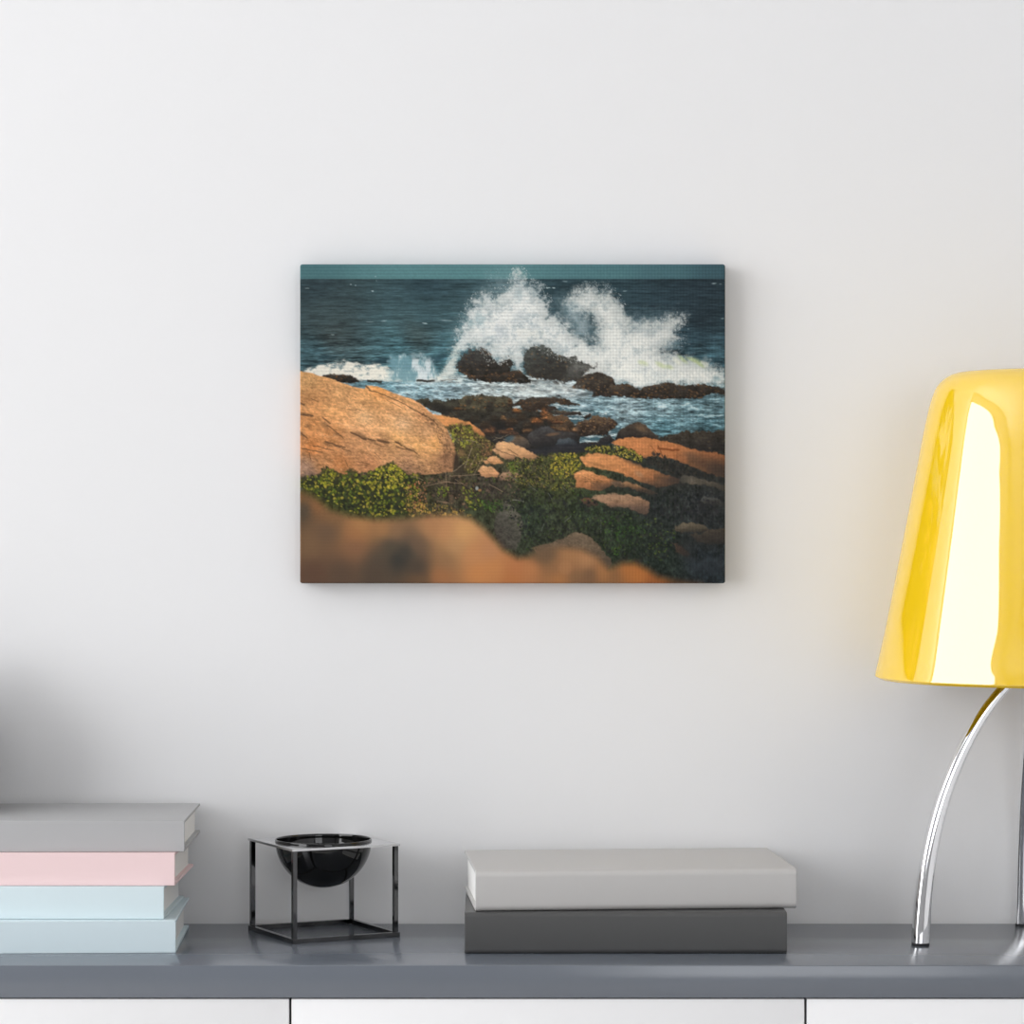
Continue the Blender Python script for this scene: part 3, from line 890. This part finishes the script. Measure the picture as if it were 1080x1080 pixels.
    for (x, y, w, h) in ((379, 458, 5, 2.4), (383, 461, 4, 1.6), (392, 465, 4, 1.4), (404, 465.5, 5, 1.6), (342, 447, 4, 2.6), (345, 451, 3, 1.6), (355, 458, 4, 1.4), (322, 437, 6, 1.4), (325, 449, 3, 2), (346, 469, 5, 1.2), (318, 458, 3, 2),
                       (420, 467, 3, 1), (432, 475, 3, 1), (436, 474, 2.4, 1.2), (471, 480, 3, 2.5), (472, 470, 2.4, 4), (456, 447, 3, 1.4), (334, 485, 2, 1)):
        dab(x, y, w, h, .35, C(84, 62, 48), .42, .8)
    for (x, y) in inside(big, 900):
        if sdist(big, np.array([x]), np.array([y]))[0] > 3:
            dab(x, y, rng.uniform(.5, 1.5), rng.uniform(.3, .6), .35 + rng.uniform(-.5, .5), C(120, 84, 58) if rng.rand() < .62 else C(226, 176, 132), rng.uniform(.12, .4))
    for (x, y) in inside([(440, 432), (458, 442), (478, 466), (478, 494), (468, 492), (466, 470), (452, 450)], 170):
        dab(x, y, rng.uniform(.6, 1.6), rng.uniform(.4, .8), .9 + rng.uniform(-.4, .4), C(96, 70, 54), rng.uniform(.2, .55))
    for (x, y) in inside([(400, 490), (440, 484), (476, 488), (476, 498), (400, 502)], 120):
        dab(x, y, rng.uniform(.6, 1.6), rng.uniform(.4, .8), rng.uniform(-.4, .8), C(92, 68, 54), rng.uniform(.2, .5))

    # ---- dark gap and shrub right of the boulder
    dab(481, 488, 3, 10, 0, C(58, 46, 38), .8, .6)
    dab(486, 495, 7, 6, 0, C(58, 50, 40), .7, .6)
    shb = [(470, 450), (478, 447), (496, 448), (500, 455), (510, 462), (521, 468), (519, 478), (510, 486), (503, 497), (492, 500), (487, 484), (480, 474), (476, 460)]
    sl, m_, d = mask(shb, 1.5, 1.5, 5, 210)
    over(sl, m_ * .9, lerp(C(58, 52, 36), C(112, 98, 60), fbm(3, 3, 211)[sl]))
    leaves(shb, 260, [(44, 42, 32), (58, 52, 38), (72, 62, 44)], (.6, 1.6), (.4, .9))
    leaves(shb, 260, [(150, 150, 58), (130, 138, 52), (92, 96, 44), (62, 60, 40), (160, 140, 84), (116, 100, 64)], (.6, 1.4))
    leaves([(474, 452), (496, 448), (502, 462), (490, 474), (478, 466)], 130, [(150, 158, 56), (168, 170, 66), (108, 120, 44), (70, 72, 40)], (.6, 1.5))
    leaves([(508, 466), (520, 468), (520, 480), (508, 482)], 60, [(140, 104, 70), (120, 92, 62)], (.6, 1.2))
    dab(486, 478, 4, 4, .6, C(140, 106, 76), .6, .6)
    for s in ((498, 472, 490, 494, .5), (504, 478, 496, 492, .4), (478, 497, 492, 487, .5), (492, 464, 503, 466, .5), (500, 500, 508, 484, .4), (520, 464, 536, 459, .4), (522, 461, 534, 464, .35)):
        stroke(*s[:4], s[4], C(150, 130, 108), .6)

    # ---- pale slabs in the middle
    rock([(522, 471), (526, 466.5), (536, 466), (549, 471), (561, 477), (569, 483), (560, 486), (545, 482), (532, 476)], (204, 152, 112), (216, 166, 124), (150, 108, 80), seed=220, warp=.5, tex=.16)
    rock([(519, 474), (526, 472), (540, 478), (546, 484), (534, 485), (522, 478)], (190, 142, 106), (200, 152, 114), (140, 102, 78), seed=221, warp=.5, tex=.2)
    rock([(510, 487), (518, 480), (527, 482), (531, 488), (520, 491)], (206, 150, 108), (214, 160, 118), (160, 110, 76), seed=222, warp=.8, tex=.25)
    rock([(503, 497), (508, 491), (518, 493), (528, 499), (522, 505), (508, 502)], (196, 142, 104), (206, 156, 116), (150, 106, 80), seed=223, warp=1, tex=.3)
    rock([(528, 500), (540, 497), (552, 502), (540, 508), (528, 506)], (150, 116, 92), (160, 126, 100), (110, 84, 68), seed=224, warp=1, tex=.3)
    for s in ((523, 474, 540, 480, .5), (536, 474, 546, 480, .5), (512, 484, 520, 490, .4)):
        stroke(*s[:4], s[4], C(86, 66, 52), .6)

    # ---- rocks at the right
    rock([(645, 467), (653, 463), (668, 461), (685, 462.5), (708, 467), (735, 474.5), (766, 480), (766, 505), (746, 499), (724, 490.5), (713, 485), (693, 481), (678, 484), (666, 476)],
         (176, 110, 72), (200, 130, 84), (128, 80, 58), seed=230, warp=.5, tex=.18, light=(-.55, -.5))
    stroke(694, 473, 716, 474.5, 1.1, C(120, 66, 40), .6)
    stroke(694, 470, 700, 484, .7, C(120, 70, 46), .6)
    stroke(686, 470, 696, 482, .6, C(130, 80, 54), .5)
    dab(728, 480, 8, 4, .3, C(150, 104, 78), .5, .8)
    rock([(612.5, 483), (618, 479), (632, 477.5), (646, 480), (657, 484), (668, 488), (682, 493), (696, 498), (718, 506), (712, 511), (693, 514), (672, 507), (653, 498.5), (640, 496), (618, 491.5)],
         (186, 122, 80), (210, 142, 94), (122, 80, 60), seed=233, warp=.5, tex=.2, light=(-.6, -.5))
    dab(674, 500, 5, 2.4, .6, C(160, 122, 96), .6, .7)
    dab(629, 490, 10, 1.6, .3, C(132, 92, 62), .5, .6)
    rock([(604, 498.5), (614, 495.5), (624, 498), (634, 501.5), (645, 505), (652, 508.5), (633, 517.5), (620, 516), (607, 514.5), (608, 506)], (176, 116, 78), (212, 146, 100), (122, 82, 60), seed=236, warp=.5, tex=.25)
    for (x, y) in inside([(612, 502), (640, 506), (630, 512), (614, 508)], 30):
        dab(x, y, 1.2, .6, .3, C(110, 80, 58), .5)
    rock([(644, 509), (660, 508), (676, 513), (688, 517), (694, 521), (680, 520), (662, 514), (648, 513)], (132, 96, 70), (150, 112, 84), (80, 62, 50), seed=238, warp=.8, tex=.25)
    rock([(624, 525), (632, 521.5), (640, 520), (656, 521), (673, 523.5), (685, 530), (682, 543), (672, 540), (663, 536), (646, 535), (634, 530)], (142, 108, 86), (166, 130, 104), (96, 74, 62), seed=240, warp=.6, tex=.25)
    rock([(612, 528), (620, 524.5), (628, 527), (632, 533), (620, 534)], (104, 72, 56), (120, 82, 62), (70, 54, 46), seed=242, warp=.8, tex=.25)
    rock([(716, 508), (720, 502), (727, 501), (746, 507), (766, 513), (766, 519), (748, 512), (730, 511)], (98, 88, 76), (118, 108, 94), (66, 60, 54), seed=244, warp=.5, tex=.2)
    rock([(736, 529), (742, 524), (756, 526), (766, 530), (766, 534), (752, 532)], (72, 70, 66), (92, 92, 90), (52, 52, 50), seed=246, warp=.6, tex=.25)
    rock([(710, 558), (717, 553), (730, 550.5), (738, 553), (750, 559), (740, 561), (724, 561), (714, 561)], (96, 86, 72), (112, 100, 82), (64, 58, 50), seed=248, warp=.5, tex=.22)
    rock([(726, 564), (742, 562), (750, 558), (766, 558), (766, 574), (748, 574), (736, 570)], (74, 64, 56), (92, 78, 64), (52, 48, 46), seed=250, warp=1, tex=.3)
    rock([(710, 572), (716, 576), (728, 584), (724, 588), (714, 582)], (76, 58, 48), (86, 64, 52), (50, 46, 44), seed=252, warp=1, tex=.3)
    sl, m_, d = mask([(722, 590), (766, 586), (766, 604), (730, 606)], 5, 2, 6, 254)
    over(sl, m_ * .5, C(56, 62, 68))

    # the slabs sink into the dusk at the right and along their feet
    for (x, y, rx, ry, an, al) in ((752, 494, 26, 11, .32, .55), (766, 500, 20, 10, .3, .5), (728, 484, 14, 7, .3, .25), (706, 508, 16, 6, .3, .6), (690, 512, 14, 4, .3, .5), (716, 505, 10, 5, .2, .6),
                               (640, 514, 16, 4, .1, .5), (650, 509, 6, 3, .2, .5), (684, 519, 10, 4, .2, .6), (664, 516, 12, 3, .2, .5), (676, 538, 12, 5, .2, .35), (650, 536, 14, 3, 0, .5), (618, 531, 10, 5, 0, .4),
                               (740, 570, 22, 9, .1, .5), (760, 562, 12, 6, .1, .4), (722, 580, 12, 8, .6, .5), (752, 516, 16, 5, .3, .4), (752, 531, 14, 5, .1, .4), (672, 488, 14, 3, .35, .6), (694, 490, 18, 4, .35, .6), (724, 498, 18, 5, .4, .5)):
        dab(x, y, rx, ry, an, C(46, 46, 44), al, .9)

    # ---- dark rocks in the shade
    rock([(521, 560), (523, 545), (528, 535), (533, 530), (540, 533), (547, 541), (552, 552), (550, 566), (544, 580), (530, 578)], (76, 72, 64), (108, 102, 88), (56, 50, 44), seed=260, warp=.6, tex=.35, light=(.5, -.5))
    stroke(533, 529.5, 541, 527, .6, C(140, 134, 120), .8)
    stroke(541, 527, 552, 529, .6, C(130, 126, 112), .7)
    rock([(560, 578), (584, 571.5), (596, 567), (603, 562), (613, 561), (622, 567), (630, 574), (637, 581), (646, 594), (640, 604), (590, 600)], (98, 82, 66), (116, 98, 80), (76, 64, 54), seed=264, warp=.6, tex=.25)

    # ---- foliage
    BR = [(150, 158, 40), (170, 168, 52), (118, 136, 40), (92, 116, 40), (66, 84, 38), (190, 178, 62)]
    DKL = [(38, 44, 34), (46, 50, 36), (56, 58, 36)]
    lb = [(314, 506), (324, 502), (338, 500), (344, 492), (352, 496), (360, 500), (368, 496), (378, 500), (396, 496), (410, 489), (420, 492), (430, 500), (440, 500), (446, 510), (440, 530), (430, 542), (400, 545), (370, 540), (345, 528), (328, 518), (314, 514)]
    sl, m_, d = mask(lb, 2, 3, 5, 270)
    over(sl, m_ * .85, C(54, 58, 34) * (1 + .8 * (fbm(4, 4, 271)[sl] - .5))[..., None])
    leaves(lb, 620, DKL, (1.0, 2.4), (.4, .9))
    leaves(lb, 560, BR, (.8, 1.9), (.55, .95))
    leaves([(392, 496), (410, 488), (424, 494), (426, 512), (400, 520), (386, 512)], 130, [(182, 180, 52), (160, 164, 46), (204, 192, 70)], (.8, 1.7))
    leaves([(338, 498), (346, 491), (354, 498), (352, 512), (338, 512)], 40, [(172, 172, 50), (150, 158, 46)], (.8, 1.7))
    leaves([(440, 500), (474, 496), (500, 506), (506, 536), (470, 545), (436, 542)], 330, [(70, 62, 48), (96, 78, 56), (56, 52, 42), (120, 96, 70), (74, 76, 40), (46, 46, 38)], (.7, 1.9))
    leaves([(426, 508), (450, 508), (452, 538), (428, 540)], 120, [(190, 118, 70), (150, 106, 72), (204, 150, 96), (140, 140, 52), (84, 70, 52)], (.6, 1.5))
    leaves([(428, 528), (450, 530), (490, 536), (500, 544), (430, 545)], 130, [(176, 152, 62), (196, 166, 78), (140, 126, 56), (110, 92, 54)], (.6, 1.6))
    leaves([(462, 514), (474, 514), (470, 526), (460, 524)], 30, [(96, 118, 40), (120, 140, 44)], (.7, 1.5))
    leaves([(486, 514), (496, 514), (510, 530), (508, 542), (494, 534)], 60, [(120, 140, 44), (150, 156, 56), (80, 104, 40)], (.7, 1.6))
    leaves([(508, 528), (530, 526), (530, 540), (512, 540)], 90, [(62, 96, 38), (50, 78, 36), (80, 112, 44)], (.7, 1.6))
    leaves([(500, 504), (544, 500), (550, 526), (520, 534), (500, 520)], 150, [(64, 58, 48), (50, 50, 42), (78, 92, 44), (100, 84, 66)], (.7, 1.8))
    for s in ((450, 512, 474, 508, .5), (462, 508, 488, 510, .5), (470, 498, 471, 512, .5), (480, 506, 492, 512, .4), (462, 528, 474, 531, .5), (474, 502, 506, 500, .5), (434, 502, 446, 506, .5), (516, 511, 530, 518, .5)):
        stroke(*s[:4], s[4], C(150, 122, 98), .6)
    dab(503, 515, 1.6, 2, 0, C(172, 172, 168), .8)
    dab(506, 517, 1.8, 1.4, 0, C(170, 120, 80), .8)
    # middle shrub
    ms = [(534, 486), (546, 482), (560, 484), (572, 482), (580, 478), (590, 478), (600, 480), (606, 478), (608, 488), (616, 492), (606, 496), (604, 508), (606, 516), (590, 518), (570, 514), (550, 512), (536, 506)]
    leaves(ms, 620, DKL + [(70, 66, 50), (92, 84, 60)], (.8, 1.9), (.4, .9))
    leaves(ms, 420, [(132, 134, 54), (110, 120, 48), (158, 150, 62), (84, 96, 44), (118, 108, 72)], (.5, 1.2))
    leaves([(584, 478), (606, 478), (616, 490), (606, 500), (588, 506), (578, 496)], 200, [(180, 170, 56), (160, 158, 52), (198, 182, 70), (120, 128, 44)], (.6, 1.5))
    leaves([(536, 488), (552, 486), (548, 498), (536, 500)], 50, [(110, 128, 56), (84, 110, 44)], (.6, 1.4))
    rs = [(614, 474), (622, 470), (638, 470), (652, 470), (666, 474), (678, 482), (677, 488), (664, 484), (650, 480), (630, 477)]
    leaves(rs, 180, DKL, (.8, 1.8))
    leaves(rs, 170, [(170, 164, 62), (140, 144, 52), (110, 118, 46), (190, 176, 76)], (.6, 1.4))
    # shaded greens
    sg = [(520, 530), (552, 515), (604, 516), (622, 522), (634, 536), (664, 540), (690, 545), (712, 560), (704, 590), (670, 596), (648, 590), (630, 570), (610, 558), (590, 566), (556, 584), (548, 556)]
    leaves(sg, 700, [(38, 44, 38), (44, 52, 40), (34, 38, 36), (52, 56, 44)], (.8, 2.2))
    leaves(sg, 420, [(56, 80, 36), (70, 94, 38), (48, 68, 34), (84, 104, 42), (62, 70, 44)], (.6, 1.4), (.35, .85))
    leaves([(606, 540), (634, 540), (640, 572), (650, 590), (662, 560), (690, 566), (660, 545)], 120, [(54, 92, 34), (66, 104, 38)], (.6, 1.3), (.35, .8))
    for s in ((596, 550, 602, 545, .5), (571, 560, 574, 552, .4), (634, 548, 634, 562, .35), (558, 512, 566, 518, .4), (578, 520, 582, 526, .4), (594, 514, 600, 520, .4), (646, 552, 644, 570, .3), (536, 500, 546, 508, .5)):
        stroke(*s[:4], s[4], C(108, 108, 100), .6)
    leaves([(690, 476), (712, 486), (742, 500), (760, 506), (730, 500), (720, 502), (690, 492), (680, 486)], 220, [(46, 48, 42), (38, 40, 38), (60, 60, 48)], (.8, 2.0))
    leaves([(690, 516), (766, 520), (766, 552), (710, 552), (690, 540)], 260, [(40, 44, 44), (48, 50, 48), (34, 38, 40)], (.8, 2.4), (.3, .7))
    leaves([(700, 562), (714, 556), (712, 580), (690, 590), (680, 576)], 50, [(86, 104, 40), (60, 86, 36), (50, 70, 36)], (.6, 1.3))

    # ---- out-of-focus rock in the foreground
    fg = [(306, 515), (316, 517), (329, 523), (349, 538), (369, 544.5), (394, 548), (426, 547), (455, 543.5), (481, 543), (497, 547), (509, 556.5), (522, 570), (531, 580), (546, 588.5), (556, 587), (567, 579), (580, 577),
          (592, 577), (614, 580), (630, 588), (641, 599), (646, 598), (657, 594), (670, 594), (684, 601), (694, 608), (714, 613), (740, 616), (740, 630), (306, 630)]
    sl, m_, d = mask(fg, 6.5)
    x, y = X[sl], Y[sl]
    fc = idw([(318, 522, (128, 90, 62)), (335, 532, (146, 98, 66)), (320, 538, (84, 72, 60)), (350, 545, (134, 96, 68)), (345, 560, (112, 86, 68)), (380, 555, (178, 124, 82)), (376, 562, (166, 112, 76)), (404, 558, (168, 118, 80)), (375, 578, (140, 98, 74)),
              (416, 560, (140, 104, 78)), (420, 590, (58, 57, 53)), (428, 582, (66, 62, 56)), (412, 576, (84, 74, 62)), (400, 592, (88, 74, 62)), (395, 604, (88, 72, 60)), (325, 575, (128, 96, 72)), (330, 605, (102, 74, 60)), (360, 605, (98, 76, 62)), (440, 598, (80, 68, 58)), (440, 575, (112, 88, 70)),
              (455, 556, (176, 124, 88)), (470, 562, (190, 134, 94)), (488, 562, (208, 152, 102)), (480, 575, (186, 138, 98)), (470, 590, (150, 110, 80)), (465, 608, (170, 112, 76)), (500, 585, (196, 134, 92)), (515, 580, (186, 128, 92)), (505, 604, (205, 134, 84)), (520, 600, (200, 132, 84)), (545, 600, (188, 118, 78)), (560, 600, (192, 124, 82)),
              (568, 584, (110, 86, 66)), (578, 586, (104, 82, 64)), (585, 598, (146, 104, 74)), (595, 600, (172, 116, 80)), (600, 588, (168, 118, 82)), (618, 592, (184, 130, 92)), (622, 606, (120, 88, 68)), (606, 608, (134, 98, 72)), (636, 604, (176, 118, 76)), (648, 606, (140, 98, 68)), (662, 602, (186, 114, 64)), (674, 606, (192, 116, 64)), (690, 612, (160, 94, 54)), (720, 615, (110, 70, 44)),
              (590, 612, (180, 118, 74)), (540, 612, (186, 116, 72)), (440, 613, (110, 82, 62))], x, y, 3.4, 60)
    over(sl, m_ * .97, fc)
    dab(596, 599, 7, 7, 0, C(184, 130, 92), .25, .3)

    # ---- fine grain
    img *= (1 + 0.10 * (fbm(1.6, 1.6, 300, 2, 0.8) - 0.5) * sst(560, 540, Y))[..., None]
    # ---- vignette of the print itself and the woven canvas texture
    vg = 1 - 0.10 * sst(0.5, 1.15, np.hypot((X - 535) / 260, (Y - 440) / 200))
    img *= vg[..., None]
    wr = 0.5 + 0.5 * np.cos(2 * math.pi * (Y - 294) / 3.42)
    wc = 0.5 + 0.5 * np.cos(2 * math.pi * (X - 316) / 3.36)
    lum = img.mean(axis=2)
    ar = 0.07 * (0.25 + 0.3 * sst(540, 480, Y) + 0.45 * sst(420, 300, Y))
    ac = 0.0 + 0.05 * sst(480, 720, X)
    img *= (1 + ar * (wr - 0.55) * 1.3 + ac * (wc - 0.55) * 1.3)[..., None]
    img = np.clip(img + 2.0, 0, 250)
    img *= np.array([0.985, 1.0, 1.0])
    warm = sst(1.25, 1.7, img[..., 0] / (img[..., 2] + 8))[..., None]
    img *= 1 + warm * (np.array([1.0, 1.004, 0.965]) - 1)
    c = img / 255.0
    lin = np.where(c <= 0.04045, c / 12.92, ((c + 0.055) / 1.055) ** 2.4)
    return lin, W, H


def canvas():
    lin, W, H = paint()
    t = 0.021
    sc = F / (DIST - t)
    x0, x1 = (PX0 - 540) / sc, (PX1 - 540) / sc
    z0, z1 = TOP + CAMH + (540 - PY0) / sc, TOP + CAMH + (540 - PY1) / sc
    w, h = x1 - x0, z0 - z1
    gx = np.linspace(-w / 2, w / 2, W)
    gz = np.linspace(h / 2, -h / 2, H)
    GX, GZ = np.meshgrid(gx, gz)
    # rounded corners and a soft roll at the rim
    rc = 0.0022
    ax, az = np.abs(GX), np.abs(GZ)
    ex, ez = np.clip(ax - (w / 2 - rc), 0, None), np.clip(az - (h / 2 - rc), 0, None)
    L = np.hypot(ex, ez)
    mx = np.maximum(ex, ez)
    k = np.where((ex > 0) & (ez > 0), np.where(L > 1e-9, mx / np.maximum(L, 1e-9), 1), 1)
    PX = np.sign(GX) * (np.minimum(ax, w / 2 - rc) + ex * k)
    PZ = np.sign(GZ) * (np.minimum(az, h / 2 - rc) + ez * k)
    rim = np.minimum(w / 2 - ax, h / 2 - az)
    PYc = -t + 0.0010 * np.clip(1 - rim / 0.0012, 0, 1) ** 2
    verts = np.stack([PX, PYc, PZ], -1).reshape(-1, 3)
    idx = np.arange(W * H).reshape(H, W)
    q = np.stack([idx[:-1, :-1], idx[1:, :-1], idx[1:, 1:], idx[:-1, 1:]], -1).reshape(-1, 4)
    ring = np.concatenate([idx[0, :-1], idx[:-1, -1], idx[-1, :0:-1], idx[:0:-1, 0]])
    n = len(ring)
    back = verts[ring].copy()
    back[:, 1] = -0.0004
    bi = W * H + np.arange(n)
    sides = np.stack([ring, np.roll(ring, -1), np.roll(bi, -1), bi], -1)
    allv = np.concatenate([verts, back])
    faces = np.concatenate([q, sides])
    cols = np.concatenate([lin.reshape(-1, 3), lin.reshape(-1, 3)[ring]])
    me = bpy.data.meshes.new('canvas_print')
    me.vertices.add(len(allv))
    me.vertices.foreach_set('co', allv.ravel())
    me.loops.add(faces.size)
    me.loops.foreach_set('vertex_index', faces.ravel().astype(np.int32))
    me.polygons.add(len(faces))
    me.polygons.foreach_set('loop_start', (np.arange(len(faces)) * 4).astype(np.int32))
    me.update(calc_edges=True)
    me.validate()
    at = me.color_attributes.new('print', 'FLOAT_COLOR', 'POINT')
    rgba = np.ones((len(allv), 4))
    rgba[:, :3] = cols
    at.data.foreach_set('color', rgba.ravel())
    m = bpy.data.materials.new('printed_canvas')
    m.use_nodes = True
    nt = m.node_tree
    b = nt.nodes['Principled BSDF']
    a = nt.nodes.new('ShaderNodeAttribute')
    a.attribute_name = 'print'
    nt.links.new(a.outputs['Color'], b.inputs['Base Color'])
    b.inputs['Roughness'].default_value = 0.85
    b.inputs['Specular IOR Level'].default_value = 0.12
    o = link('canvas_picture', me, m)
    o.location = ((x0 + x1) / 2, 0, (z0 + z1) / 2)
    o['label'] = 'unframed canvas photo print of a wave bursting over coastal rocks on the wall'
    o['category'] = 'picture'
    return o


canvas()

# ------------------------------------------------------------------ camera, world, view
cam = bpy.data.cameras.new('camera')
cam.sensor_width = 36
cam.lens = 36 * F / 1080
co = bpy.data.objects.new('camera', cam)
COL.objects.link(co)
co.location = (0, -DIST, TOP + CAMH)
co.rotation_euler = (math.pi / 2, 0, 0)
SC.camera = co

w = bpy.data.worlds.new('world')
w.use_nodes = True
w.node_tree.nodes['Background'].inputs['Color'].default_value = (0.75, 0.85, 1.0, 1)
w.node_tree.nodes['Background'].inputs['Strength'].default_value = 1.0
SC.world = w

SC.view_settings.view_transform = 'Standard'
SC.view_settings.look = 'None'
SC.view_settings.gamma = 1.0
SC.view_settings.use_curve_mapping = False
SC.view_settings.exposure = 0.0
